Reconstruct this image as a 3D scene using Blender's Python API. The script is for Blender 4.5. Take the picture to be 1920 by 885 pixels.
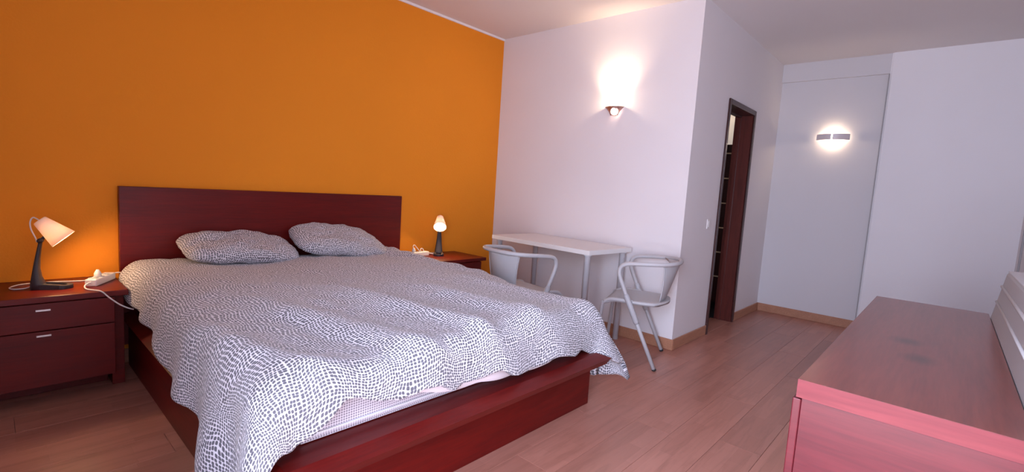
import bpy, bmesh, math, random
from mathutils import Vector, Matrix, noise
random.seed(4)
for o in list(bpy.data.objects): bpy.data.objects.remove(o)
S = bpy.context.scene
C = S.collection
PI = math.pi

# ------------------------------------------------------------------ camera
YAW, PITCH, ROLL, FPX = math.radians(47.813), math.radians(-5.744), math.radians(3.698), 902.74
fw = Vector((math.sin(YAW)*math.cos(PITCH), math.cos(YAW)*math.cos(PITCH), math.sin(PITCH)))
rt = Vector((math.cos(YAW), -math.sin(YAW), 0)); up = rt.cross(fw)
r2 = math.cos(ROLL)*rt + math.sin(ROLL)*up; u2 = -math.sin(ROLL)*rt + math.cos(ROLL)*up
cam = bpy.data.cameras.new('camera'); co = bpy.data.objects.new('camera', cam); C.objects.link(co)
M = Matrix((r2, u2, -fw)).transposed().to_4x4(); M.translation = Vector((0, 0, 1.16))
co.matrix_world = M
cam.sensor_width = 36; cam.sensor_fit = 'HORIZONTAL'; cam.lens = FPX/1920*36; cam.clip_start = .02
S.camera = co

# ------------------------------------------------------------------ world, daylight, exposure
w = bpy.data.worlds.new('sky'); S.world = w; w.use_nodes = True
w.node_tree.nodes['Background'].inputs[0].default_value = (.55, .72, 1, 1)
w.node_tree.nodes['Background'].inputs[1].default_value = 1.5
def area(name, loc, rot, sx, sy, e, col, spread=PI):
    l = bpy.data.lights.new(name, 'AREA'); l.shape = 'RECTANGLE'; l.size = sx; l.size_y = sy
    l.energy = e; l.color = col; l.spread = spread
    o = bpy.data.objects.new(name, l); C.objects.link(o); o.location = loc; o.rotation_euler = rot
    return o
# daylight through the balcony door in the left wall
area('daylight', (-.30, .20, 1.06), (PI/2-math.radians(20), 0, -PI/2), 1.06, 1.95, 43, (.46, .66, 1), math.radians(148))
# sunlight bounced up off the terrace outside
area('daylight_bounce', (-.32, .20, 1.0), (PI/2+math.radians(24), 0, -PI/2), 1.06, 1.8, 30, (1, .80, .72), math.radians(165))
S.view_settings.view_transform = 'Standard'; S.view_settings.look = 'None'
S.view_settings.gamma = 1; S.view_settings.use_curve_mapping = False
S.view_settings.exposure = .78

# ------------------------------------------------------------------ materials
def newmat(name, col=(.8, .8, .8), rough=.5, metal=0, coat=0, spec=.5, emit=None, estr=0):
    m = bpy.data.materials.new(name); m.use_nodes = True
    b = m.node_tree.nodes['Principled BSDF']
    b.inputs['Base Color'].default_value = (*col, 1); b.inputs['Roughness'].default_value = rough
    b.inputs['Metallic'].default_value = metal; b.inputs['Coat Weight'].default_value = coat
    b.inputs['Specular IOR Level'].default_value = spec
    if emit: b.inputs['Emission Color'].default_value = (*emit, 1); b.inputs['Emission Strength'].default_value = estr
    return m
def N(m, t, **kw):
    n = m.node_tree.nodes.new(t)
    for k, v in kw.items():
        if k in n.inputs: n.inputs[k].default_value = v
        else: setattr(n, k, v)
    return n
def L(m, a, b): m.node_tree.links.new(a, b)
def bsdf(m): return m.node_tree.nodes['Principled BSDF']
def mixc(m, fac, a, b, mode='MIX'):
    n = N(m, 'ShaderNodeMix', data_type='RGBA', blend_type=mode)
    for i, v in ((0, fac), (6, a), (7, b)):
        if hasattr(v, 'links'): L(m, v, n.inputs[i])
        elif isinstance(v, tuple): n.inputs[i].default_value = (*v, 1)
        else: n.inputs[i].default_value = v
    return n.outputs[2]
def bump(m, h, strength=.2, dist=.01):
    n = N(m, 'ShaderNodeBump', Strength=strength, Distance=dist); L(m, h, n.inputs['Height'])
    L(m, n.outputs[0], bsdf(m).inputs['Normal'])
def ramp(m, fac, stops):
    n = N(m, 'ShaderNodeValToRGB'); L(m, fac, n.inputs[0]); e = n.color_ramp.elements
    while len(e) < len(stops): e.new(.5)
    for k, (p, c) in zip(e, stops): k.position = p; k.color = (*c, 1)
    return n.outputs[0]

def paint(name, col, var=.04, bs=.12):
    m = newmat(name, col, .75, spec=.25)
    g = N(m, 'ShaderNodeNewGeometry')
    n = N(m, 'ShaderNodeTexNoise', Scale=90.0, Detail=3.0); L(m, g.outputs['Position'], n.inputs['Vector'])
    n2 = N(m, 'ShaderNodeTexNoise', Scale=1.3, Detail=2.0); L(m, g.outputs['Position'], n2.inputs['Vector'])
    c = mixc(m, n2.outputs[0], tuple(x*(1-var) for x in col), tuple(min(1, x*(1+var)) for x in col))
    L(m, c, bsdf(m).inputs['Base Color']); bump(m, n.outputs[0], bs, .003)
    return m
MW = paint('white_paint', (.80, .755, .765)); MWP = paint('whiter_paint', (.86, .82, .835))  # second tone is whiter, for the projecting wall face and cornice
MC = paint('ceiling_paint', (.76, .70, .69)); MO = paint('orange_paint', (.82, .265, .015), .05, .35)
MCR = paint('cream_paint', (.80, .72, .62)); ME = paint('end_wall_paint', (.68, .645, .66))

def wood(name, dark, light, axis='X', rough=.4, coat=.06, scale=1.0, dark_spots=False):
    m = newmat(name, light, rough, coat=coat, spec=.28); bsdf(m).inputs['Coat Roughness'].default_value = .18
    tc = N(m, 'ShaderNodeTexCoord'); mp = N(m, 'ShaderNodeMapping')
    s = {'X': (1.2, 16, 16), 'Y': (16, 1.2, 16), 'Z': (16, 16, 1.2)}[axis]
    mp.inputs['Scale'].default_value = tuple(x*scale for x in s); L(m, tc.outputs['Object'], mp.inputs[0])
    n = N(m, 'ShaderNodeTexNoise', Scale=1.0, Detail=5.0, Roughness=.6, Distortion=.6); L(m, mp.outputs[0], n.inputs['Vector'])
    n2 = N(m, 'ShaderNodeTexNoise', Scale=7.0, Detail=3.0); L(m, mp.outputs[0], n2.inputs['Vector'])
    c = ramp(m, n.outputs[0], [(.3, dark), (.7, light)])
    c = mixc(m, .18, c, ramp(m, n2.outputs[0], [(.35, tuple(x*.5 for x in dark)), (.65, tuple(min(1, x*1.2) for x in light))]))
    if dark_spots:
        for (sx, sy, rx, ry) in dark_spots:
            mp2 = N(m, 'ShaderNodeMapping'); mp2.inputs['Location'].default_value = (-sx/rx, -sy/ry, 0)
            mp2.inputs['Scale'].default_value = (1/rx, 1/ry, 0); L(m, tc.outputs['Object'], mp2.inputs[0])
            ln = N(m, 'ShaderNodeVectorMath', operation='LENGTH'); L(m, mp2.outputs[0], ln.inputs[0])
            rp = ramp(m, ln.outputs['Value'], [(.2, (.45, .45, .45)), (1, (1, 1, 1))])
            c = mixc(m, 1.0, c, rp, 'MULTIPLY')
    L(m, c, bsdf(m).inputs['Base Color'])
    return m
CD, CL = (.085, .003, .003), (.15, .006, .004)
MCH = wood('cherry_wood', CD, CL, 'X'); MCHY = wood('cherry_wood_cross', CD, CL, 'Y'); MCHZ = wood('cherry_wood_upright', CD, CL, 'Z')
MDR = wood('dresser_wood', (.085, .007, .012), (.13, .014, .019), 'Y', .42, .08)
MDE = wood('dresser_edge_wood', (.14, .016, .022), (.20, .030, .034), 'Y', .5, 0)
MDT = wood('dresser_top_wood', (.15, .030, .022), (.215, .048, .034), 'X', .34, .4, dark_spots=[(-.12, .03, .075, .055), (-.34, -.01, .08, .055)])  # soft dark ellipses multiplied into the wood colour of the top
MDK = wood('dark_door_wood', (.028, .008, .007), (.06, .014, .012), 'Z', .35, .2)
MDL = wood('door_lining_wood', (.07, .014, .011), (.12, .024, .018), 'Z', .35, .2)
MBB = wood('baseboard_wood', (.40, .18, .105), (.48, .23, .14), 'X', .45, .05)

def plank_mat():
    m = newmat('laminate', (.4, .17, .1), .34, coat=.15); bsdf(m).inputs['Coat Roughness'].default_value = .3
    tc = N(m, 'ShaderNodeTexCoord'); oi = N(m, 'ShaderNodeObjectInfo')
    off = N(m, 'ShaderNodeVectorMath', operation='SCALE'); off.inputs[0].default_value = (37, 0, 0); L(m, oi.outputs['Random'], off.inputs['Scale'])
    add = N(m, 'ShaderNodeVectorMath', operation='ADD'); L(m, tc.outputs['Object'], add.inputs[0]); L(m, off.outputs[0], add.inputs[1])
    br = N(m, 'ShaderNodeTexBrick', Scale=1.0); br.inputs['Brick Width'].default_value = .41; br.inputs['Row Height'].default_value = .063
    br.inputs['Mortar Size'].default_value = .0006; br.inputs['Mortar Smooth'].default_value = .3; br.inputs['Bias'].default_value = 0
    br.inputs['Color1'].default_value = (.43, .178, .128, 1); br.inputs['Color2'].default_value = (.50, .215, .158, 1); br.inputs['Mortar'].default_value = (.40, .16, .115, 1)
    br.offset = .37; L(m, add.outputs[0], br.inputs['Vector'])
    mp = N(m, 'ShaderNodeMapping'); mp.inputs['Scale'].default_value = (2.5, 26, 1); L(m, add.outputs[0], mp.inputs[0])
    n = N(m, 'ShaderNodeTexNoise', Scale=1.0, Detail=6.0, Roughness=.6, Distortion=1.2); L(m, mp.outputs[0], n.inputs['Vector'])
    g = ramp(m, n.outputs[0], [(.3, (.80, .78, .76)), (.55, (1, 1, 1)), (.75, (1.0, 1.0, 1.0))])
    c = mixc(m, 1.0, br.outputs[0], g, 'MULTIPLY')
    hv = N(m, 'ShaderNodeMapRange'); hv.inputs[3].default_value = .9; hv.inputs[4].default_value = 1.08; L(m, oi.outputs['Random'], hv.inputs[0])
    vm = N(m, 'ShaderNodeVectorMath', operation='SCALE'); L(m, c, vm.inputs[0]); L(m, hv.outputs[0], vm.inputs['Scale'])
    L(m, vm.outputs[0], bsdf(m).inputs['Base Color'])
    rr = N(m, 'ShaderNodeMapRange'); rr.inputs[3].default_value = .3; rr.inputs[4].default_value = .44; L(m, n.outputs[0], rr.inputs[0]); L(m, rr.outputs[0], bsdf(m).inputs['Roughness'])
    return m
MPL = plank_mat()

def duvet_mat():
    m = newmat('dotted_cotton', (.8, .8, .85), .85, spec=.2); bsdf(m).inputs['Sheen Weight'].default_value = .15
    tc = N(m, 'ShaderNodeTexCoord')
    n = N(m, 'ShaderNodeTexNoise', Scale=8.0, Detail=1.0); L(m, tc.outputs['UV'], n.inputs['Vector'])
    s = N(m, 'ShaderNodeVectorMath', operation='SUBTRACT'); L(m, n.outputs['Color'], s.inputs[0]); s.inputs[1].default_value = (.5, .5, .5)
    s2 = N(m, 'ShaderNodeVectorMath', operation='SCALE', Scale=.055); L(m, s.outputs[0], s2.inputs[0])
    a = N(m, 'ShaderNodeVectorMath', operation='ADD'); L(m, tc.outputs['UV'], a.inputs[0]); L(m, s2.outputs[0], a.inputs[1])
    v = N(m, 'ShaderNodeTexVoronoi', voronoi_dimensions='2D', distance='MINKOWSKI', Scale=88.0, Randomness=.28)
    v.inputs['Exponent'].default_value = 3.0
    L(m, a.outputs[0], v.inputs['Vector'])
    d = ramp(m, v.outputs['Distance'], [(.35, (1, 1, 1)), (.42, (0, 0, 0))])
    c = mixc(m, d, (.80, .78, .83), (.13, .125, .15))
    L(m, c, bsdf(m).inputs['Base Color'])
    n3 = N(m, 'ShaderNodeTexNoise', Scale=22.0, Detail=4.0); L(m, tc.outputs['UV'], n3.inputs['Vector'])
    bump(m, n3.outputs[0], .25, .012)
    return m
MDU = duvet_mat()
MPLAIN = newmat('plain_pink_cotton', (.72, .62, .64), .9, spec=.2)
def mesh_fabric():
    m = newmat('mattress_mesh', (.6, .55, .6), .9, spec=.2)
    tc = N(m, 'ShaderNodeTexCoord'); sp = N(m, 'ShaderNodeSeparateXYZ'); L(m, tc.outputs['Object'], sp.inputs[0]); ad = N(m, 'ShaderNodeMath', operation='ADD'); L(m, sp.outputs[0], ad.inputs[0]); L(m, sp.outputs[1], ad.inputs[1])
    cb = N(m, 'ShaderNodeCombineXYZ'); L(m, ad.outputs[0], cb.inputs[0]); L(m, sp.outputs[2], cb.inputs[1])
    v = N(m, 'ShaderNodeTexVoronoi', voronoi_dimensions='2D', Scale=115.0, Randomness=0.0); L(m, cb.outputs[0], v.inputs['Vector'])
    d = ramp(m, v.outputs['Distance'], [(.28, (.26, .22, .27)), (.42, (.70, .64, .69))]); L(m, d, bsdf(m).inputs['Base Color'])
    return m
MMM = mesh_fabric(); MPIPE = newmat('white_piping', (.80, .79, .83), .8)
MGM = newmat('grey_painted_steel', (.50, .485, .50), .42, spec=.4)
nn = N(MGM, 'ShaderNodeTexNoise', Scale=260.0, Detail=2.0); bump(MGM, nn.outputs[0], .08, .002)
MSL = newmat('sleeve_steel', (.47, .46, .48), .45)
MRUB = newmat('black_rubber', (.02, .02, .02), .6)
MDW = newmat('desk_white', (.80, .78, .77), .4); MDLG = newmat('desk_leg_white', (.74, .74, .77), .35)
MPLA = newmat('charcoal_plastic', (.035, .028, .033), .5)
MWPL = newmat('white_plastic', (.78, .74, .73), .4); MCORD = newmat('white_cord', (.74, .68, .68), .5)
MDARK = newmat('socket_dark', (.05, .045, .045), .6)
MST = newmat('brushed_steel', (.62, .60, .60), .3, 1)
nn = N(MST, 'ShaderNodeTexNoise', Scale=140.0, Detail=2.0); bump(MST, nn.outputs[0], .05, .001)
MCO = newmat('bronze_metal', (.50, .30, .25), .38, .85)
MNI = newmat('brushed_nickel', (.74, .66, .67), .5, .2)
tcn = N(MNI, 'ShaderNodeTexCoord'); mpn = N(MNI, 'ShaderNodeMapping'); mpn.inputs['Scale'].default_value = (150, 150, 4); L(MNI, tcn.outputs['Object'], mpn.inputs[0])
nn = N(MNI, 'ShaderNodeTexNoise', Scale=1.0, Detail=2.0); L(MNI, mpn.outputs[0], nn.inputs['Vector']); bump(MNI, nn.outputs[0], .15, .001)
MBR = newmat('brass', (.75, .52, .32), .45, .1)
MGLOW = newmat('lit_globe', (1, .95, .9), .4, emit=(1, .86, .70), estr=7)
MBULB = newmat('lit_bulb', (1, .9, .8), .4, emit=(1, .78, .5), estr=28)
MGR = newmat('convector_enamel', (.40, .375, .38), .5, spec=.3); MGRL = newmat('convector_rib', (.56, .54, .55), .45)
MBLK = newmat('dark_tile', (.018, .010, .010), .5)
def shade_mat():
    m = newmat('lampshade_plastic', (.82, .70, .64), .5)
    t = N(m, 'ShaderNodeBsdfTranslucent'); t.inputs[0].default_value = (.9, .72, .6, 1)
    mx = N(m, 'ShaderNodeMixShader'); mx.inputs[0].default_value = .18
    out = m.node_tree.nodes['Material Output']
    L(m, bsdf(m).outputs[0], mx.inputs[1]); L(m, t.outputs[0], mx.inputs[2]); L(m, mx.outputs[0], out.inputs[0])
    return m
MSH = shade_mat()
def glass_mat():
    m = bpy.data.materials.new('window_glass'); m.use_nodes = True
    t = N(m, 'ShaderNodeBsdfTransparent'); g = N(m, 'ShaderNodeBsdfGlossy'); g.inputs['Roughness'].default_value = .03
    mx = N(m, 'ShaderNodeMixShader'); mx.inputs[0].default_value = .06
    L(m, t.outputs[0], mx.inputs[1]); L(m, g.outputs[0], mx.inputs[2]); L(m, mx.outputs[0], m.node_tree.nodes['Material Output'].inputs[0])
    return m
MGL = glass_mat()

# ------------------------------------------------------------------ mesh helpers
def link(name, me, mat, parent=None, loc=None, smooth=False):
    o = bpy.data.objects.new(name, me); C.objects.link(o)
    if mat is not None:
        for mm in (mat if isinstance(mat, (list, tuple)) else [mat]): me.materials.append(mm)
    if parent: o.parent = parent
    if loc: o.location = loc
    if smooth: me.shade_smooth()
    return o
def from_bm(name, bm, mat, parent=None, loc=None, smooth=False):
    bmesh.ops.recalc_face_normals(bm, faces=bm.faces[:])
    me = bpy.data.meshes.new(name); bm.to_mesh(me); bm.free()
    return link(name, me, mat, parent, loc, smooth)
def from_data(name, v, f, mat, parent=None, loc=None, smooth=True):
    me = bpy.data.meshes.new(name); me.from_pydata([tuple(p) for p in v], [], f); me.update()
    return link(name, me, mat, parent, loc, smooth)
def bbox(bm, x0, x1, y0, y1, z0, z1, bev=0, seg=2):
    r = bmesh.ops.create_cube(bm, size=1); vs = r['verts']
    for v in vs: v.co = Vector(((x0+x1)/2+v.co.x*(x1-x0), (y0+y1)/2+v.co.y*(y1-y0), (z0+z1)/2+v.co.z*(z1-z0)))
    if bev:
        es = list({e for v in vs for e in v.link_edges})
        bmesh.ops.bevel(bm, geom=es, offset=bev, segments=seg, affect='EDGES', profile=.5)
def box(name, x0, x1, y0, y1, z0, z1, mat, parent=None, bev=0, seg=2):
    # world / parent-local box whose origin is its own centre
    bm = bmesh.new(); hx, hy, hz = (x1-x0)/2, (y1-y0)/2, (z1-z0)/2
    bbox(bm, -hx, hx, -hy, hy, -hz, hz, bev, seg)
    return from_bm(name, bm, mat, parent, ((x0+x1)/2, (y0+y1)/2, (z0+z1)/2))
def tube_data(pts, r, n=10, closed=False, caps=True):
    P = [Vector(p) for p in pts]; m = len(P); rs = r if isinstance(r, (list, tuple)) else [r]*m
    V, F = [], []; ref = None
    for i, p in enumerate(P):
        a = P[(i-1) % m] if (i or closed) else P[0]; b = P[(i+1) % m] if (i < m-1 or closed) else P[-1]
        t = (b-a).normalized()
        if ref is None: ref = t.orthogonal().normalized()
        ref = (ref-t*ref.dot(t)).normalized(); s = t.cross(ref)
        for k in range(n):
            q = 2*PI*k/n; V.append(p+rs[i]*(math.cos(q)*ref+math.sin(q)*s))
    for i in range(m if closed else m-1):
        j = (i+1) % m
        for k in range(n): F.append((i*n+k, i*n+(k+1) % n, j*n+(k+1) % n, j*n+k))
    if caps and not closed: F.append(tuple(range(n-1, -1, -1))); F.append(tuple(range((m-1)*n, m*n)))
    return V, F
def smooth_path(pts, n=6):
    P = [Vector(p) for p in pts]; out = []
    for i in range(len(P)-1):
        p0 = P[max(i-1, 0)]; p1 = P[i]; p2 = P[i+1]; p3 = P[min(i+2, len(P)-1)]
        for k in range(n):
            t = k/n; out.append(.5*((2*p1)+(p2-p0)*t+(2*p0-5*p1+4*p2-p3)*t*t+(3*p1-p0-3*p2+p3)*t**3))
    out.append(P[-1]); return out
def tube(name, pts, r, mat, parent=None, n=10, sm=0):
    if sm: pts = smooth_path(pts, sm)
    V, F = tube_data(pts, r, n); return from_data(name, V, F, mat, parent)
def lathe_data(prof, n=32, frame=None):
    # prof: (radius, height) list; frame: 4x4
    V, F = [], []; fr = frame or Matrix()
    for (r, h) in prof:
        for k in range(n):
            a = 2*PI*k/n; V.append(fr @ Vector((r*math.cos(a), r*math.sin(a), h)))
    for i in range(len(prof)-1):
        for k in range(n): F.append((i*n+k, i*n+(k+1) % n, (i+1)*n+(k+1) % n, (i+1)*n+k))
    return V, F
def lathe(name, prof, mat, parent=None, n=32, frame=None):
    V, F = lathe_data(prof, n, frame); return from_data(name, V, F, mat, parent)
def aim(loc, d):
    q = Vector(d).to_track_quat('Z', 'Y').to_matrix().to_4x4(); q.translation = Vector(loc); return q
def thing(name, label, cat, loc=(0, 0, 0), rz=0, group=None):
    o = bpy.data.objects.new(name, None); C.objects.link(o); o.empty_display_size = .1
    o.location = loc; o.rotation_euler = (0, 0, rz); tag(o, label, cat, group); return o
def tag(o, label, cat, group=None):
    o['label'] = label; o['category'] = cat
    if group: o['group'] = group
    return o
def struct(o, label, cat):
    o['kind'] = 'structure'; o['label'] = label; o['category'] = cat; return o
def copy_tree(o, parent=None):
    c = o.copy(); C.objects.link(c); c.parent = parent
    for ch in list(o.children): copy_tree(ch, c)
    return c

# ------------------------------------------------------------------ room shell
Y0, X1, X2, Y1, HC, YW, XL = 3.455, 3.515, 5.685, 1.47, 2.605, -.42, -.2
T = .16
struct(box('wall_back', XL-T, X1+T, Y0, Y0+T, 0, HC, MO), 'bright orange painted wall behind the bed headboard', 'wall')
struct(box('wall_right', X1, X1+T, Y1+T, Y0, 0, HC, MW), 'white wall beside the desk carrying the bowl shaped lamp', 'wall')
# corridor wall with door opening
DX0, DX1, DZ = 4.215, 4.850, 1.965
bm = bmesh.new()
bbox(bm, X1, DX0-.012, Y1, Y1+T, 0, HC); bbox(bm, DX1+.012, X2+T, Y1, Y1+T, 0, HC); bbox(bm, DX0-.012, DX1+.012, Y1, Y1+T, DZ+.012, HC)
struct(from_bm('wall_corridor', bm, MW), 'mauve shaded white wall around the dark doorway', 'wall')
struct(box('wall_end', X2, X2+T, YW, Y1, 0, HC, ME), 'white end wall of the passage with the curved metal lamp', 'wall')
struct(box('trim_1', X2-.03, X2, .572, Y1, 2.424, HC, ME), 'shallow white beam along the top of the passage end wall', 'trim')
bm = bmesh.new(); bbox(bm, X2-.045, X2, YW, .572, 0, HC, 0)
bmesh.ops.bevel(bm, geom=[e for e in bm.edges if abs(e.verts[0].co.x-(X2-.045)) < 1e-4 and abs(e.verts[1].co.x-(X2-.045)) < 1e-4 and e.verts[0].co.y > .5 and e.verts[1].co.y > .5], offset=.012, segments=3, affect='EDGES')
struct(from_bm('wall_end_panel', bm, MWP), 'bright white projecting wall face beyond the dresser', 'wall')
struct(box('trim_shadow', X2-.046, X2, .573, .581, 0, 2.42, MGR), 'dark strip drawn as a shadow line along the projecting wall edge', 'trim')  # solid dark strip standing in for the shadow at the wall step
struct(box('wall_front', XL-T, X2+T, YW-T, YW, 0, HC, MW), 'white wall behind the dresser and grey convector', 'wall')
# left wall with balcony door opening (out of view, lets the daylight in)
WY0, WY1, WZ = -.36, .76, 2.08
bm = bmesh.new()
bbox(bm, XL-T, XL, YW, WY0, 0, HC); bbox(bm, XL-T, XL, WY1, Y0, 0, HC); bbox(bm, XL-T, XL, WY0, WY1, WZ, HC)
struct(from_bm('wall_left', bm, MW), 'white wall with the balcony door opening', 'wall')
bm = bmesh.new()
for (a, b, c, d) in ((WY0, WY0+.06, 0, WZ), (WY1-.06, WY1, 0, WZ), (WY0+.06, WY1-.06, WZ-.06, WZ), (WY0+.06, WY1-.06, 0, .05), ((WY0+WY1)/2-.03, (WY0+WY1)/2+.03, .05, WZ-.06)):
    bbox(bm, XL-.06, XL-.01, a, b, c, d, .004)
wn = struct(from_bm('window_1', bm, MWPL), 'white framed balcony door letting in daylight', 'window')
for a, b in ((WY0+.06, (WY0+WY1)/2-.03), ((WY0+WY1)/2+.03, WY1-.06)):
    box('pane', XL-.038, XL-.032, a, b, .05, WZ-.06, MGL, wn)
struct(box('ceiling', XL-T, X2+T, YW-T, Y0+T, HC, HC+.12, MC), 'plain white ceiling', 'ceiling')
struct(box('trim_2', XL, X1, Y0-.012, Y0, HC-.018, HC, MWP), 'thin white cornice strip above the orange wall', 'trim')
# side room behind the doorway
struct(box('wall_side_room', DX0-.6, 7.4, 3.1, 3.1+T, 0, HC, MCR), 'cream wall glimpsed through the doorway', 'wall')
struct(box('wall_side_room_end', 6.7, 6.7+T, Y1+T, 3.1, 0, HC, MCR), 'cream end wall of the room behind the doorway', 'wall')
struct(box('ceiling_side_room', X1+T, 7.4, Y1+T, 3.1+T, HC, HC+.12, MC), 'ceiling of the room behind the doorway', 'ceiling')
struct(box('floor_side_room', X1+T, 6.7, Y1+T+.03, 3.1, -.12, -.002, MBLK), 'dark tiled floor beyond the doorway', 'floor')
# floor of individual laminate boards
floor = struct(box('floor', XL-T, X2+T, YW-T, Y0+T, -.12, -.0085, MBLK), 'reddish brown wood laminate floor', 'floor')
fz = floor.location.z; cache = {}
def plank(x0, x1, y0, y1):
    k = (round(x1-x0, 3), round(y1-y0, 3))
    if k not in cache:
        bm = bmesh.new(); hx, hy = k[0]/2-.0005, k[1]/2-.0005
        vb = [bm.verts.new((sx*hx, sy*hy, -.008)) for sx, sy in ((-1, -1), (1, -1), (1, 1), (-1, 1))]
        vm = [bm.verts.new((sx*hx, sy*hy, -.0008)) for sx, sy in ((-1, -1), (1, -1), (1, 1), (-1, 1))]
        vt = [bm.verts.new((sx*(hx-.0008), sy*(hy-.0008), 0)) for sx, sy in ((-1, -1), (1, -1), (1, 1), (-1, 1))]
        bm.faces.new(vt)
        for i in range(4):
            j = (i+1) % 4; bm.faces.new((vb[i], vb[j], vm[j], vm[i])); bm.faces.new((vm[i], vm[j], vt[j], vt[i]))
        bmesh.ops.recalc_face_normals(bm, faces=bm.faces[:])
        me = bpy.data.meshes.new('plank'); bm.to_mesh(me); bm.free(); me.materials.append(MPL); cache[k] = me
    o = bpy.data.objects.new('plank', cache[k]); C.objects.link(o); o.parent = floor
    o.location = Vector(((x0+x1)/2, (y0+y1)/2, 0))-floor.location
PW = .189; PLN = 1.285
rows = [(Y1-(i+1)*PW, Y1-i*PW, XL, X2) for i in range(10)] + [(Y1+i*PW, min(Y0, Y1+(i+1)*PW), XL, X1) for i in range(11)]
for i, (ya, yb, xa, xb) in enumerate(rows):
    x = xa-((i*.447+.2) % 1)*PLN
    while x < xb-.02:
        a, b = max(x, xa), min(x+PLN, xb)
        if b-a > .02: plank(a, b, ya, yb)
        x += PLN
plank(DX0, DX1, Y1, Y1+T+.03)
# baseboards
BH = .084
def bb(n, x0, x1, y0, y1, lab):
    struct(box(n, x0, x1, y0, y1, 0, BH, MBB, None, .003, 1), lab, 'baseboard')
bb('baseboard_right', X1-.012, X1, Y1-.012, Y0, 'light brown wood baseboard below the white desk wall')
bb('baseboard_corridor', X1, DX0-.035, Y1-.012, Y1, 'light brown wood baseboard left of the doorway')
bb('baseboard_corridor_far', DX1+.045, X2, Y1-.012, Y1, 'short light brown baseboard right of the doorway')
bb('baseboard_end', X2-.012, X2, .572, Y1-.012, 'pale brown baseboard along the passage end wall')
bb('baseboard_back', XL, X1-.012, Y0-.012, Y0, 'light brown baseboard below the orange wall')
struct(box('trim_3', 5.30, 5.33, YW, YW+.012, .3, 1.5, MGR, None, .002), 'thin grey vertical strip on the wall above the convector', 'trim')

# ------------------------------------------------------------------ doorway
dr = bpy.data.objects.new('door_1', None); C.objects.link(dr); dr.location = ((DX0+DX1)/2, Y1, 0)
struct(dr, 'dark wood door frame of the open doorway in the corridor wall', 'door frame')
cx = (DX0+DX1)/2
def dpart(n, x0, x1, y0, y1, z0, z1, mat, bev=.003): return box(n, x0-cx, x1-cx, y0-Y1, y1-Y1, z0, z1, mat, dr, bev)
for n, a, b in (('casing', DX0-.035, DX0), ('casing', DX1, DX1+.042)): dpart(n, a, b, Y1-.016, Y1-.0005, 0, DZ+.045, MDK, .004)
dpart('casing', DX0, DX1, Y1-.016, Y1-.0005, DZ, DZ+.045, MDK, .004)
dpart('lining', DX0-.011, DX0, Y1, Y1+T, 0, DZ, MDK, 0); dpart('lining', DX1, DX1+.011, Y1, Y1+T, 0, DZ, MDL, 0)
dpart('lining', DX0-.011, DX1+.011, Y1, Y1+T, DZ, DZ+.011, MDK, 0)
dpart('door_stop', DX1-.012, DX1, Y1+.10, Y1+.135, 0, DZ, MDL, .002); dpart('door_stop', DX0, DX1-.012, Y1+.10, Y1+.135, DZ-.012, DZ, MDK, .002)
# dark cabinet with brass strips in the side room
cab = thing('tall_cabinet', 'tall dark cabinet with brass strips seen through the doorway', 'cabinet', (5.9, 2.25, 0))
box('body', -.28, .28, -.55, .75, 0, 1.79, MDK, cab, .004)
for i in range(6):
    z = .307+i*.277
    if i < 6: box('drawer_front', -.30, -.281, -.55, .75, z-.135+.14, z+.125+.135, MDK, cab, .003) if i < 5 else None
    box('brass_strip', -.304, -.281, -.55, .75, z-.008, z+.006, MBR, cab, .001)
box('drawer_front', -.30, -.281, -.55, .75, .03, .297, MDK, cab, .003)
sl = bpy.data.lights.new('side_room_lamp', 'POINT'); sl.energy = 4; sl.color = (1, .82, .6); sl.shadow_soft_size = .1
so = bpy.data.objects.new('side_room_lamp', sl); C.objects.link(so); so.location = (6.3, 2.6, 2.35)

# ------------------------------------------------------------------ bed
bed = thing('bed', 'low cherry red wooden double bed with tall flat headboard', 'bed', (1.36, 2.3, 0))
def bp(n, x0, x1, y0, y1, z0, z1, mat, bev=.003): return box(n, x0-1.36, x1-1.36, y0-2.3, y1-2.3, z0, z1, mat, bed, bev)
bp('headboard', .503, 2.361, 3.41, 3.45, .12, 1.028, MCH, .002)
# platform deck with bevelled rim
def deck():
    bm = bmesh.new(); lo = [(.497, 1.243), (2.219, 1.243), (2.219, 3.409), (.497, 3.409)]
    hi = [(.55, 1.300), (2.166, 1.300), (2.166, 3.409), (.55, 3.409)]
    bo = [(.52, 1.262), (2.20, 1.262), (2.20, 3.409), (.52, 3.409)]
    rings = [[bm.verts.new((x-1.36, y-2.3, z)) for x, y in r] for r, z in ((bo, .262), (lo, .296), (hi, .318))]
    bm.faces.new(rings[0]); bm.faces.new(rings[2])
    for a, b in ((0, 1), (1, 2)):
        for i in range(4): bm.faces.new((rings[a][i], rings[a][(i+1) % 4], rings[b][(i+1) % 4], rings[b][i]))
    return from_bm('platform', bm, MCH, bed)
deck()
bp('base_panel', .535, 2.222, 1.368, 1.392, 0, .262, MCH)
bp('base_panel', .535, .559, 1.392, 3.409, 0, .262, MCHY); bp('base_panel', 2.198, 2.222, 1.392, 3.409, 0, .262, MCHY)
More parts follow.
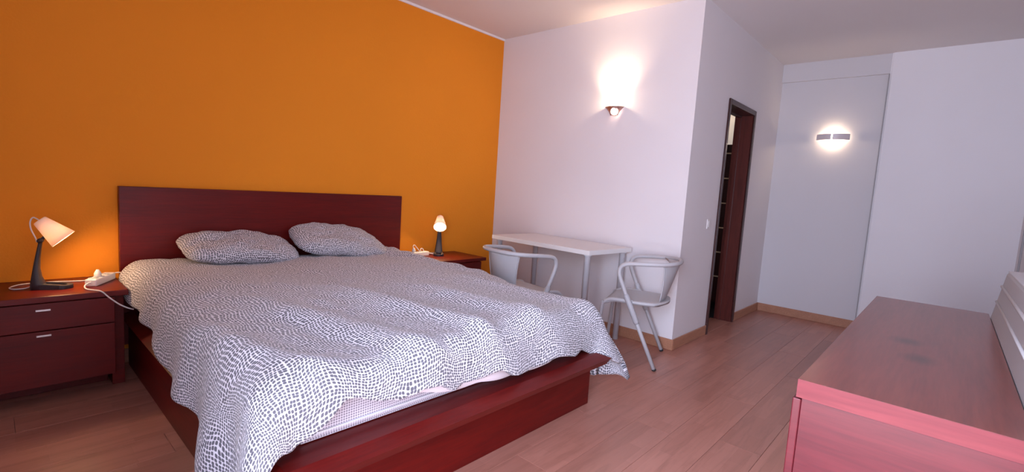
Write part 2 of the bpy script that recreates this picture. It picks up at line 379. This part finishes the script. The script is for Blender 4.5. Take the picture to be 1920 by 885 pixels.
# mattress
mt = thing('mattress', 'white mesh sided mattress showing below the duvet at the bed foot', 'mattress', (1.36, 2.395, .318))
def rbox(name, hx, hy, z0, z1, rc, mat, parent, bev):
    bm = bmesh.new(); bbox(bm, -hx, hx, -hy, hy, z0, z1)
    ve = [e for e in bm.edges if abs(e.verts[0].co.z-e.verts[1].co.z) > .01]
    bmesh.ops.bevel(bm, geom=ve, offset=rc, segments=6, affect='EDGES')
    if bev:
        he = [e for e in bm.edges if abs(e.verts[0].co.z-e.verts[1].co.z) < 1e-5 and len(e.link_faces) == 2 and abs(e.link_faces[0].normal.z-e.link_faces[1].normal.z) > .5]
        bmesh.ops.bevel(bm, geom=he, offset=bev, segments=4, affect='EDGES')
    return from_bm(name, bm, mat, parent)
MH = .0
mb = rbox('mattress_body', .80, 1.005, 0.004, .235, .06, MMM, mt, .022)
rbox('piping', .808, 1.013, .028, .052, .065, MPIPE, mt, .010)

# duvet: draped surface
def lerp_table(tab, x):
    if x <= tab[0][0]: return tab[0][1]
    for (a, va), (b, vb) in zip(tab, tab[1:]):
        if x <= b:
            t = (x-a)/(b-a); return va+(vb-va)*t
    return tab[-1][1]
def sstep(a, b, x): t = min(1, max(0, (x-a)/(b-a))); return t*t*(3-2*t)
ZT, RR = .605, .095
EX0, EX1, EYF, EYH = .585, 2.145, 1.415, 3.33
hemL = [(1.30, .12), (1.42, .14), (1.66, .19), (1.77, .234), (1.85, .275), (2.04, .315), (2.30, .355), (2.48, .41), (2.75, .44), (3.0, .45), (3.33, .47)]
hemR = [(1.42, .20), (1.7, .25), (2.2, .33), (3.33, .40)]
hemF = [(.50, .37), (.575, .385), (.647, .415), (.714, .44), (.748, .465), (.80, .47), (.863, .452), (.947, .425), (1.037, .44), (1.12, .40), (1.19, .372), (1.243, .40), (1.35, .385), (1.458, .37), (1.634, .357), (1.833, .351), (1.95, .365), (2.045, .389), (2.10, .36), (2.15, .33)]
def duvet_point(a, b):
    """a: cloth x coordinate (world x on top), b: cloth y; beyond the edges it hangs"""
    p = EX0-a if a < EX0 else (a-EX1 if a > EX1 else 0); sx = -1 if a < EX0 else 1
    q = EYF-b if b < EYF else 0
    rr = math.hypot(p, q)
    if sx > 0 and p > 0 and q > 0: rr_ = max(p, q)+.12*min(p, q)
    else: rr_ = rr
    x = min(max(a, EX0), EX1); y = max(b, EYF)
    # puffy top
    ux = (x-EX0)/(EX1-EX0); vy = (y-EYF)/(EYH-EYF)
    z = ZT+.022*(math.sin(PI*ux)**.6)*(math.sin(PI*min(1, max(0, .12+.88*vy)))**.5)-.02*(1-sstep(0, .35, vy))
    z += .030*noise.noise((a*2.1, b*1.6, 1.3))*1.0
    # folds running toward the foot
    fa = (1-sstep(.10, .55, vy))
    ph = a*17+2.2*noise.noise((a*1.7, b*1.1, 7.7))+b*6.5
    fold = (.5+.5*math.sin(ph))**2
    z += fa*.034*(fold-.4)
    wr = noise.noise((a*7+b*2.5, b*4.0-a*1.5, 4.1)); wr2 = noise.noise((a*15+b*6, b*9-a*4, 9.1))
    z += .012*(abs(wr)-.25)+.0045*wr2
    # small creases along the window-side shoulder near the head
    z += .010*sstep(1.7, 2.1, a)*sstep(1.9, 2.6, b)*math.sin(b*34+a*20+3*noise.noise((a*3, b*3, 2)))
    if rr > 0:
        arc = RR*PI/2
        if rr_ < arc: out = RR*math.sin(rr_/RR); drop = RR*(1-math.cos(rr_/RR))
        else: out = RR; drop = RR+(rr_-arc)
        cor = 2*p*q/(rr*rr)
        hang = max(0, drop-.05)
        out += hang*(.10+(.42 if sx > 0 else .30)*cor*cor)
        s = (y*1.0 if p > q else x*1.0)
        wave = math.sin(s*(19 if p > q else 17)+2.5*noise.noise((x*2, y*2, .5))+(b*6.5 if q >= p else 0))
        out += wave*min(.022, hang*.09)*(1-.6*cor)
        out += .008*noise.noise((a*6, b*6, 3.3))
        x += sx*out*p/rr*(1.25 if (sx > 0 and cor > .2) else 1); y -= out*q/rr; z -= drop
    return Vector((x, y, max(z, .012)))
def build_duvet():
    NI, NJ = 190, 200; V, UV = [], []
    for j in range(NJ+1):
        v = j/NJ
        for i in range(NI+1):
            u = i/NI
            # relaxed solve of the mutually dependent overhang lengths
            a = EX0+(EX1-EX0)*u; b = EYH+(EYF-EYH)*v
            for _ in range(2):
                bb_ = min(max(b, EYF), EYH); aa = min(max(a, EX0), EX1)
                pl = ZT-lerp_table(hemL, b if b < EYF else bb_)+.054; pr = ZT-lerp_table(hemR, bb_)+.054
                qf = ZT-lerp_table(hemF, aa)+.054-.01
                if a > EX1: qf = ZT-.33+.05+min(.1, (a-EX1))*.1
                a = (EX0-pl)+(EX1+pr-EX0+pl)*u; b = EYH+(EYF-qf-EYH)*v
            V.append(duvet_point(a, b)); UV.append((a, b))
    F = [(j*(NI+1)+i, j*(NI+1)+i+1, (j+1)*(NI+1)+i+1, (j+1)*(NI+1)+i) for j in range(NJ) for i in range(NI)]
    me = bpy.data.meshes.new('duvet'); me.from_pydata([tuple(p-Vector((1.36, 2.3, ZT))) for p in V], [], F); me.update()
    uv = me.uv_layers.new(name='UVMap')
    for l in me.loops: uv.data[l.index].uv = UV[l.vertex_index]
    o = link('duvet', me, [MDU, MPLAIN], None, (1.36, 2.3, ZT), True)
    if me.polygons[0].normal.z < 0: me.flip_normals()
    so = o.modifiers.new('thick', 'SOLIDIFY'); so.thickness = .024; so.offset = -1; so.use_rim = True; so.material_offset = 0; so.material_offset_rim = 0
    # plain pink inner layer peeping out below the hem at the foot
    V, F = [], []; n = 60
    for i in range(n+1):
        x = .80+1.0*i/n; h = sum(lerp_table(hemF, x+.03*d) for d in range(-3, 4))/7+.004; e = math.sin(PI*i/n)**.5
        dz = .016+.014*noise.noise((x*6, 3.1, 0))
        yy = 1.322+.006*math.sin(x*21)
        for k in range(4):
            t = k/3; V.append((x-1.36, yy+.018*(1-t)-2.3, h+.035*(1-t)-(dz*e+.002)*t-ZT))
    for i in range(n):
        for k in range(3): F.append((i*4+k, i*4+k+1, (i+1)*4+k+1, (i+1)*4+k))
    ly = from_data('inner_layer', V, F, MPLAIN, o); ly['label'] = 'plain pinkish inner layer of the duvet'
    sm = ly.modifiers.new('thick', 'SOLIDIFY'); sm.thickness = .006
    return tag(o, 'crumpled white duvet with small grey dashes spread over the bed', 'duvet')
duvet = build_duvet()

# pillows
def pillow(label, loc, size, thick, rot, seed):
    n = 44; V, F, UV = [], [], []; sx, sy = size
    for side in (1, -1):
        for j in range(n+1):
            for i in range(n+1):
                u = -1+2*i/n; v = -1+2*j/n
                e = max(0, (1-abs(u)**3.6))**.45*max(0, (1-abs(v)**3.4))**.45
                x = u*sx/2*math.sqrt(1-.22*v**4); y = v*sy/2*math.sqrt(1-.26*u**4)
                x *= 1+.03*noise.noise((u*1.3+seed, v*1.3, 0)); y *= 1+.05*noise.noise((u*1.5, v*1.5+seed, 5))
                z = side*thick/2*e*(1+.20*noise.noise((u*1.4+seed, v*1.4, 2+side)))
                z += side*.016*e*noise.noise((u*4+seed, v*4, 7))+.005*noise.noise((u*9+seed, v*9, 3))*min(1, e*3)+.012*noise.noise((u*2+seed, v*2, 11))
                z += -.03*abs(u)**2*(.6)
                V.append((x, y, z)); UV.append((x+seed*.37, y+seed*.7+(0 if side > 0 else .9)))
    m = (n+1)*(n+1)
    for sd in range(2):      # arc-length texture coordinates
        for j in range(n+1):
            c = 0
            for i in range(n+1):
                k = sd*m+j*(n+1)+i
                if i: c += (Vector(V[k])-Vector(V[k-1])).length
                UV[k] = (c+seed*.37+V[sd*m+j*(n+1)][0], UV[k][1])
        for i in range(n+1):
            c = 0
            for j in range(n+1):
                k = sd*m+j*(n+1)+i
                if j: c += (Vector(V[k])-Vector(V[k-n-1])).length
                UV[k] = (UV[k][0], c+seed*.7+sd*.9)
    for s in range(2):
        for j in range(n):
            for i in range(n):
                q = [s*m+j*(n+1)+i, s*m+j*(n+1)+i+1, s*m+(j+1)*(n+1)+i+1, s*m+(j+1)*(n+1)+i]
                F.append(q if s == 0 else q[::-1])
    me = bpy.data.meshes.new('pillow'); me.from_pydata(V, [], F); me.update()
    uv = me.uv_layers.new(name='UVMap')
    for l in me.loops: uv.data[l.index].uv = UV[l.vertex_index]
    bm = bmesh.new(); bm.from_mesh(me); bmesh.ops.remove_doubles(bm, verts=bm.verts[:], dist=.0004); bm.to_mesh(me); bm.free()
    o = link('pillow', me, MDU, None, loc, True); o.rotation_euler = rot
    return tag(o, label, 'pillow', 'dotted pillows against the headboard')
pillow('flatter dotted pillow on the bed nearer the larger lit bedside lamp', (1.065, 3.215, .690), (.65, .38), .125, (math.radians(14), math.radians(4), math.radians(3)), 1.0)
pillow('plumper dotted pillow at the far side of the bed near the far lamp', (1.725, 3.225, .703), (.67, .39), .14, (math.radians(19), math.radians(7), math.radians(-2)), 5.0)

# ------------------------------------------------------------------ nightstands
NZ = .525
def nightstand():
    t = thing('nightstand', 'dark cherry nightstand with two drawers beside the bed, larger lamp on it', 'nightstand', (.166, 3.236, 0), 0, 'bedside nightstands')
    box('top', -.311, .311, -.219, .217, NZ-.028, NZ, MCH, t, .0025)
    box('body', -.256, .256, -.197, .215, .095, NZ-.029, MCH, t, .002)
    box('plinth', -.25, .25, -.02, .21, 0, .095, MCH, t, .002)
    for sd in (-1, 1): box('side_panel', sd*.284-.026, sd*.284+.026, -.10, .205, 0, NZ-.029, MCH, t, .002)
    for z0, z1, hz in ((.366, NZ-.033, .462), (.10, .361, .342)):
        d = box('drawer', -.256, .256, -.216, -.1975, z0, z1, MCH, t, .002)
        box('handle', -.025, .025, -.016, -.0096, hz-(z0+z1)/2-.004, hz-(z0+z1)/2+.004, MST, d, .001)
    return t
ns = nightstand(); ns2 = copy_tree(ns); ns2.location = (2.696, 3.236, 0)
ns2['label'] = 'dark cherry nightstand in the orange corner, mostly hidden behind the bed'

# ------------------------------------------------------------------ bedside lamps
def lamp(label, loc, rz, cord, tilt, energy):
    t = thing('table_lamp', label, 'lamp', loc, rz, 'bedside table lamps')
    # horseshoe foot (U shape in plan) – swept slab
    def slab_path(pts, wd, h0, h1):
        pass
    out = [(-.030, .030)] + [(.075+.045*math.sin(a), .045*math.cos(a)) for a in [PI*k/14 for k in range(15)]] + [(-.030, -.030)]
    inn = [(.008, .018)] + [(.073+.025*math.sin(a), .025*math.cos(a)) for a in [PI*k/14 for k in range(15)]] + [(.008, -.018)]
    V, F = [], []; n = len(out)
    for i in range(n):
        xo, yo = out[i]; xi, yi = inn[i]
        h = .030 if xo < 0 else .030-.012*min(1, xo/.10)
        V += [(xo, yo, 0), (xi, yi, 0), (xi, yi, h), ((xo*.93+xi*.07), (yo*.93+yi*.07), h), (xo, yo, h-.004)]
    for i in range(n-1):
        for k in range(5): F.append((i*5+k, (i+1)*5+k, (i+1)*5+(k+1) % 5, i*5+(k+1) % 5))
    F += [tuple(range(5)), tuple((n-1)*5+k for k in range(4, -1, -1))]
    from_data('foot', V, F, MPLA, t, smooth=False)
    # neck: tapering blade, wide heel, curved front
    prof = [(0, -.034, .022, .036), (.03, -.033, .018, .034), (.06, -.029, .006, .030), (.10, -.023, .001, .025), (.15, -.015, .003, .0205), (.20, -.006, .009, .0165), (.232, .000, .013, .014)]
    V, F = [], []
    for (z, xb, xf, hw) in prof:
        for k in range(16):
            a = 2*PI*k/16; ca, sa = math.cos(a), math.sin(a)
            V.append(((xb+xf)/2+(xf-xb)/2*abs(ca)**.6*(1 if ca > 0 else -1), hw*abs(sa)**.6*(1 if sa > 0 else -1), z))
    for i in range(len(prof)-1):
        for k in range(16): F.append((i*16+k, i*16+(k+1) % 16, (i+1)*16+(k+1) % 16, (i+1)*16+k))
    F += [tuple(range(15, -1, -1)), tuple((len(prof)-1)*16+k for k in range(16))]
    from_data('neck', V, F, MPLA, t)
    d = Vector((math.cos(tilt), 0, -math.sin(tilt))); top = Vector((.004, 0, .334)); ln = .125
    jt = top+d*.070
    tube('joint', [(.006, -.017, .236), (.006, .017, .236)], .011, MPLA, t, 14)
    nrm = Vector((-math.sin(tilt), 0, -math.cos(tilt)))
    tube('joint_arm', [(.006, 0, .236), tuple(jt+nrm*.034)], .007, MPLA, t, 10)
    fr = aim(top, d)
    sh = lathe('shade', [(.000, 0), (.024, 0), (.027, .002), (.029, .006), (.056, ln), (.0535, ln), (.0268, .008), (0, .004)], MSH, t, 36, fr)
    lathe('socket', [(0, .004), (.017, .004), (.017, .040), (0, .040)], MWPL, sh, 20, fr)
    bl = lathe('bulb', [(0.001, .040)]+[(.024*math.sin(a), .070-.024*math.cos(a)*1.1) for a in [PI*k/12 for k in range(2, 13)]], MBULB, sh, 20, fr)
    tube('shade_cord', [tuple(top+d*.004), tuple(top-d*.012+Vector((-.012, 0, .004))), (-.028, .003, .325), (-.026, .003, .29), (-.012, .002, .25), (-.006, 0, .228)], .0032, MCORD, t, 8, 6)
    tube('power_cord', cord, .0028, MCORD, t, 8, 6)
    lt = bpy.data.lights.new('lamp_light', 'POINT'); lt.energy = energy; lt.color = (1, .64, .32); lt.shadow_soft_size = .018
    lo = bpy.data.objects.new('lamp_light', lt); C.objects.link(lo); lo.parent = t; lo.location = top+d*.108
    return t
cz = .0032
lamp('lit table lamp with dark neck and white cone shade, at left edge of photo', (.170, 3.215, NZ), math.radians(-14),
     [(-.034, .004, .012), (-.055, .01, cz), (-.09, .0, cz), (-.115, .035, cz), (-.10, .10, cz), (-.05, .135, cz), (.03, .15, cz), (.09, .145, cz), (.15, .15, cz), (.20, .165, cz), (.240, .18, .006), (.262, .178, .03)], math.radians(47), 2.2)
lamp('lit table lamp with bright open shade facing the room, beside the desk corner', (2.715, 3.33, NZ), math.radians(-128),
     [(-.034, .0, .012), (-.06, -.01, cz), (-.07, -.06, cz), (-.02, -.13, cz), (.05, -.17, cz), (.10, -.19, cz)], math.radians(40), 2.2)

# ------------------------------------------------------------------ power strips
def strip(label, loc, rz, nsock, cord, plug_at):
    t = thing('power_strip', label, 'power strip', loc, rz, 'white power strips')
    Lh = .028*nsock+.018
    box('strip_body', -Lh, Lh, -.025, .025, 0, .036, MWPL, t, .005, 3)
    for i in range(nsock):
        x = -Lh+.046+i*.056
        s = lathe('socket', [(0, .0368), (.0185, .0368), (.0185, .0362), (.0215, .0362), (.0215, .0385), (.020, .039), (.0185, .0385)], MWPL, t, 20, Matrix.Translation((x-.018, 0, 0)))
        for k in (-1, 1): lathe('pin_hole', [(0, .0372), (.0028, .0372), (.0028, .0368)], MDARK, s, 10, Matrix.Translation((x-.018+k*.0095, 0, 0)))
    if plug_at is not None:
        p = lathe('plug', [(.013, .0386), (.0155, .041), (.0155, .055), (.010, .066), (.006, .074), (0, .075)], MWPL, t, 20, Matrix.Translation((plug_at, 0, 0)))
    for c in cord: tube('cord', c, .0034, MCORD, t, 8, 6)
    return t
strip('white power strip beside the left lamp, its cord drooping off the nightstand', (.400, 3.255, NZ), math.radians(60), 3,
      [[(-.10, .0, .02)]+[(math.cos(-PI/3)*(x-.40)-math.sin(-PI/3)*(y-3.255), math.sin(-PI/3)*(x-.40)+math.cos(-PI/3)*(y-3.255), z) for x, y, z in ((.335, 3.145, .02), (.322, 3.125, .012), (.325, 3.09, .005), (.345, 3.05, .005), (.372, 3.012, .002), (.400, 3.000, -.03), (.435, 2.995, -.065), (.468, 2.99, -.088), (.492, 2.985, -.098))],
       [(.10, 0, .02), (.125, -.002, .024), (.135, -.025, .028), (.125, -.06, .022), (.10, -.09, .0), (.07, -.105, -.04)]], -.03)
strip('white power strip with plugged cords half hidden behind the duvet by the far lamp', (2.50, 3.33, NZ), math.radians(8), 3,
      [[(.102, 0, .02), (.14, -.01, .012), (.18, -.03, .004), (.20, -.05, .0036)], [(-.06, 0, .05), (-.06, .01, .085), (-.035, .02, .095), (-.01, .015, .07), (.01, .0, .04)], [(.02, .0, .038), (.03, .01, .058), (.05, .01, .06), (.06, .0, .04)]], -.06)

# ------------------------------------------------------------------ desk
DKX0, DKX1, DKY0, DKY1, DKZ = 2.9225, 3.4815, 1.856, 2.892, .746
dk = thing('desk', 'white rectangular table with slim legs standing against the white wall', 'desk', ((DKX0+DKX1)/2, (DKY0+DKY1)/2, 0), -.053)
hx, hy = (DKX1-DKX0)/2, (DKY1-DKY0)/2
box('tabletop', -hx, hx, -hy, hy, DKZ-.034, DKZ, MDW, dk, .002)
for sx in (-1, 1):
    for sy in (-1, 1):
        lg = lathe('leg', [(0, 0), (.023, 0), (.023, DKZ-.046), (.030, DKZ-.044), (.030, DKZ-.035), (0, DKZ-.035)], MDLG, dk, 20, Matrix.Translation((sx*(hx-.05), sy*(hy-.05), 0)))

# ------------------------------------------------------------------ chairs
def chair(label, loc, rz):
    t = thing('metal_armchair', label, 'chair', loc, rz, 'grey tubular metal armchairs')
    half = [(.0, -.245, .722), (.09, -.238, .722), (.165, -.205, .720), (.218, -.14, .716), (.238, -.05, .711), (.242, .03, .705), (.241, .085, .697), (.239, .118, .678), (.237, .130, .645), (.236, .122, .60), (.235, .088, .52), (.234, .052, .44)]
    foot = (.232, -.150, .012); k3 = Vector(half[-1]); kf = Vector(foot)
    path = [(-x, y, z) for x, y, z in reversed(half)] + half[1:]
    tube('arm_hoop', path, .0145, MGM, t, 12, 4)
    for s in (-1, 1):
        m = lambda p: (s*p[0], p[1], p[2])
        tube('leg', [m(k3.lerp(kf, .0)), m(kf)], .0135, MGM, t, 12)
        tube('leg_sleeve', [m(k3.lerp(kf, -.12)), m(k3.lerp(kf, -.08)), m(k3.lerp(kf, .30)), m(k3.lerp(kf, .33))], [.0155, .0195, .0195, .0155], MSL, t, 12)
        fo = tube('rubber_foot', [m(kf), m(kf+(kf-k3).normalized()*.012)], .0148, MRUB, t, 12)
        # front leg, bending out of the seat frame
        tube('front_leg', [m((.206, .03, .440)), m((.206, .14, .440)), m((.206, .19, .434)), m((.207, .222, .412)), m((.209, .236, .37)), m((.214, .262, .0))], .0135, MGM, t, 12, 4)
    # seat pan: dished sheet with rolled edge
    nx, ny = 20, 20; V, F = [], []
    for side in (0, 1):
        for j in range(ny+1):
            for i in range(nx+1):
                u = -1+2*i/nx; v = j/ny
                y = -.195+.415*v
                wdt = .215 if v > .45 else .215-.055*((.45-v)/.45)**2.2
                x = u*wdt
                if v < .2: y += .05*abs(u)**2.5*(1-v/.2)
                z = .452-.012*(1-u*u)*math.sin(PI*v)-.022*sstep(.8, 1, v)**1.5-.008*abs(u)**6
                V.append((x, y, z-(.006 if side == 0 else 0)-(.014*max(abs(u)**14, abs(2*v-1)**20) if side == 0 else 0)))
    m_ = (nx+1)*(ny+1)
    for sd in range(2):
        for j in range(ny):
            for i in range(nx):
                q = [sd*m_+j*(nx+1)+i, sd*m_+j*(nx+1)+i+1, sd*m_+(j+1)*(nx+1)+i+1, sd*m_+(j+1)*(nx+1)+i]
                F.append(q[::-1] if sd == 0 else q)
    ring = [i for i in range(nx)]+[j*(nx+1)+nx for j in range(ny)]+[ny*(nx+1)+i for i in range(nx, 0, -1)]+[j*(nx+1) for j in range(ny, 0, -1)]
    for a, b in zip(ring, ring[1:]+ring[:1]): F.append((a, b, m_+b, m_+a))
    from_data('seat', V, F, MGM, t)
    # back sheet: narrow at the seat, widening up to the hoop
    nx, ny = 18, 12; V = []; F = []
    for side in (0, 1):
        for j in range(ny+1):
            v = j/ny; z = .449+(.715-.449)*v
            hw = .135+.04*v**1.1+(.03*sstep(.9, 1, v))
            for i in range(nx+1):
                u = -1+2*i/nx; x = u*hw
                yb = -.165-.08*v; cv = .10+.02*v
                y = yb+cv*(x/.22)**2*2.2*(.6+.4*v)*.55
                V.append((x, y+(.003 if side else 0), z))
    m_ = (nx+1)*(ny+1)
    for sd in range(2):
        for j in range(ny):
            for i in range(nx):
                q = [sd*m_+j*(nx+1)+i, sd*m_+j*(nx+1)+i+1, sd*m_+(j+1)*(nx+1)+i+1, sd*m_+(j+1)*(nx+1)+i]
                F.append(q if sd == 0 else q[::-1])
    ring = [i for i in range(nx)]+[j*(nx+1)+nx for j in range(ny)]+[ny*(nx+1)+i for i in range(nx, 0, -1)]+[j*(nx+1) for j in range(ny, 0, -1)]
    for a, b in zip(ring, ring[1:]+ring[:1]): F.append((b, a, m_+a, m_+b))
    from_data('back_sheet', V, F, MGM, t)
    for s in (-1, 1):
        tube('back_edge', [(s*(.135+.04*(k/6)**1.1), -.165-.08*k/6+(.10+.02*k/6)*((.135+.04*(k/6)**1.1)/.22)**2*2.2*(.6+.4*k/6)*.55, .449+(.70-.449)*k/6) for k in range(7)], .0045, MGM, t, 8)
    return t
chair('grey metal armchair at the near end of the desk, by the wall corner', (3.16, 1.575, 0), .34)
chair('grey metal armchair tucked at the desk, seen from behind over the bed', (2.60, 2.26, 0), -1.74)

# ------------------------------------------------------------------ wall lamps
s1 = thing('wall_lamp', 'lit bronze bowl wall lamp with round glass eye on the white wall', 'wall lamp', (X1, 2.139, 1.80))
# local: wall at x=0, room toward -x; bowl is half a dish with a round hole
def bowl():
    V, F = [], []; na, nh = 28, 12
    for sd, k in ((0, 1.0), (1, .94)):
        for j in range(nh+1):
            h = j/nh; hw = .034+.054*h**1.6; dp = .040+.022*h
            for i in range(na+1):
                a = PI*i/na
                V.append((-.001-dp*k*math.sin(a), hw*k*math.cos(a), .002+.066*h+.001*sd))
    m_ = (nh+1)*(na+1)
    for sd in range(2):
        for j in range(nh):
            for i in range(na):
                q = (sd*m_+j*(na+1)+i, sd*m_+j*(na+1)+i+1, sd*m_+(j+1)*(na+1)+i+1, sd*m_+(j+1)*(na+1)+i)
                F.append(q if sd else q[::-1])
    for i in range(na): F.append((nh*(na+1)+i, nh*(na+1)+i+1, m_+nh*(na+1)+i+1, m_+nh*(na+1)+i)); F.append((i, i+1, m_+i+1, m_+i))
    return from_data('bowl', V, F, MCO, s1)
bowl()
ey = Vector((-.044, -.024, .026)); dv = Vector((-.86, -.46, -.30))
lathe('glass_eye', [(0, .004), (.018, .003), (.027, 0), (.031, -.006)], MGLOW, s1, 28, aim(ey, dv))
tube('eye_ring', [tuple(aim(ey, dv) @ Vector((.033*math.cos(2*PI*k/28), .033*math.sin(2*PI*k/28), -.001))) for k in range(29)], .004, MCO, s1, 8)
tube('arch', [(-.028, -.008+.037*math.cos(PI*k/16), .068+.044*math.sin(PI*k/16)) for k in range(17)], .004, MCO, s1, 8)
lathe('globe', [(.026*math.sin(PI*k/12)+.0001, -.026*math.cos(PI*k/12)) for k in range(13)], MGLOW, s1, 24, Matrix.Translation((-.030, -.008, .068)))
box('wall_plate', -.008, -.0005, -.035, .035, .005, .075, MCO, s1, .002)
def plight(name, loc, e, col, r, parent):
    l = bpy.data.lights.new(name, 'POINT'); l.energy = e; l.color = col; l.shadow_soft_size = r
    o = bpy.data.objects.new(name, l); C.objects.link(o); o.parent = parent; o.location = loc; return o
plight('wall_lamp_light', (-.036, -.008, .104), 3.6, (1, .74, .50), .012, s1)
ul = bpy.data.lights.new('wall_lamp_uplight', 'SPOT'); ul.energy = 11; ul.color = (1, .74, .50); ul.spot_size = math.radians(112); ul.spot_blend = 1; ul.shadow_soft_size = .02
uo = bpy.data.objects.new('wall_lamp_uplight', ul); C.objects.link(uo); uo.parent = s1; uo.location = (-.10, -.008, .115); uo.rotation_euler = (PI, math.radians(34), 0)

s2 = thing('wall_lamp', 'lit curved metal band wall lamp in two halves on the passage end wall', 'wall lamp', (X2, .958, 1.855))
for sg in (-1, 1):
    V, F = [], []; n = 14
    for i in range(n+1):
        yy = sg*(.006+.134*i/n); xo = -.085+.070*(yy/.14)**2*.95
        tl = .010*0
        for (dx, z) in ((0, -.028), (0, .028), (.003, .028), (.003, -.028)): V.append((xo+dx, yy, z))
    for i in range(n):
        for k in range(4): F.append((i*4+k, (i+1)*4+k, (i+1)*4+(k+1) % 4, i*4+(k+1) % 4))
    F += [(0, 1, 2, 3), tuple(n*4+k for k in (3, 2, 1, 0))]
    bm = bmesh.new(); me = bpy.data.meshes.new('t'); me.from_pydata(V, [], F); bm.from_mesh(me); o_ = from_bm('band', bm, MNI, s2, None, False)
box('diffuser', -.078, -.070, -.0055, .0055, -.027, .027, MGLOW, s2, .001)
box('wall_plate', -.012, -.0005, -.05, .05, -.022, .022, MNI, s2, .002)
lathe('lamp_tube', [(0.0001, -.045), (.009, -.045), (.009, .045), (.0001, .045)], MGLOW, s2, 14, Matrix.Translation((-.040, 0, 0)) @ Matrix.Rotation(PI/2, 4, 'X'))
plight('wall_lamp_light', (-.045, .0, .014), .55, (1, .78, .52), .008, s2); plight('wall_lamp_light', (-.045, .0, -.014), .9, (1, .78, .52), .008, s2)

# light switch
sw = thing('light_switch', 'small white light switch on the wall left of the doorway', 'light switch', (4.005, Y1, .965))
box('plate', -.034, .034, -.008, -.0003, -.04, .04, MWPL, sw, .003); box('rocker', -.020, .020, -.0125, -.008, -.025, .025, MWPL, sw, .002)

# ------------------------------------------------------------------ dresser
dsr = thing('dresser', 'long low cherry red dresser in the right foreground', 'dresser', (2.161, .033, 0))
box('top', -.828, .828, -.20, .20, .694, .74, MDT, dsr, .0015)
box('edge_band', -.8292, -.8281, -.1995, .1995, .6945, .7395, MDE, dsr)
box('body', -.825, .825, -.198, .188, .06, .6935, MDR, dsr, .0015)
box('plinth', -.80, .80, -.18, .16, 0, .06, MDR, dsr, .001)
for i in range(4):
    x0 = -.828+i*.414
    d = box('door', x0+.0015, x0+.4125, .1885, .207, .065, .690, MDR, dsr, .0025)
    box('handle', -.05, .05, .0095, .020, .24, .252, MST, d, .002)
# convector behind it
cv = thing('convector', 'pale grey grooved metal convector standing behind the dresser', 'heater', (2.1, -.305, 0))
bm = bmesh.new()
prof = [(-.112, 0), (.123, 0), (.136, .74), (.109, .93), (.104, .938), (-.112, .938)]
vs = [[bm.verts.new((x, y, z)) for y, z in prof] for x in (-.79, .79)]
bm.faces.new(vs[0]); bm.faces.new(vs[1][::-1])
for i in range(6): bm.faces.new((vs[0][i], vs[0][(i+1) % 6], vs[1][(i+1) % 6], vs[1][i]))
from_bm('casing', bm, MGR, cv)
for z, r in ((.878, .006), (.812, .005)):
    y = .136-(z-.74)*.142+.001
    tube('rib', [(-.785, y, z), (.785, y, z)], r, MGRL, cv, 8)
box('top_rim', -.79, .79, -.10, .106, .9385, .946, MGRL, cv, .002)
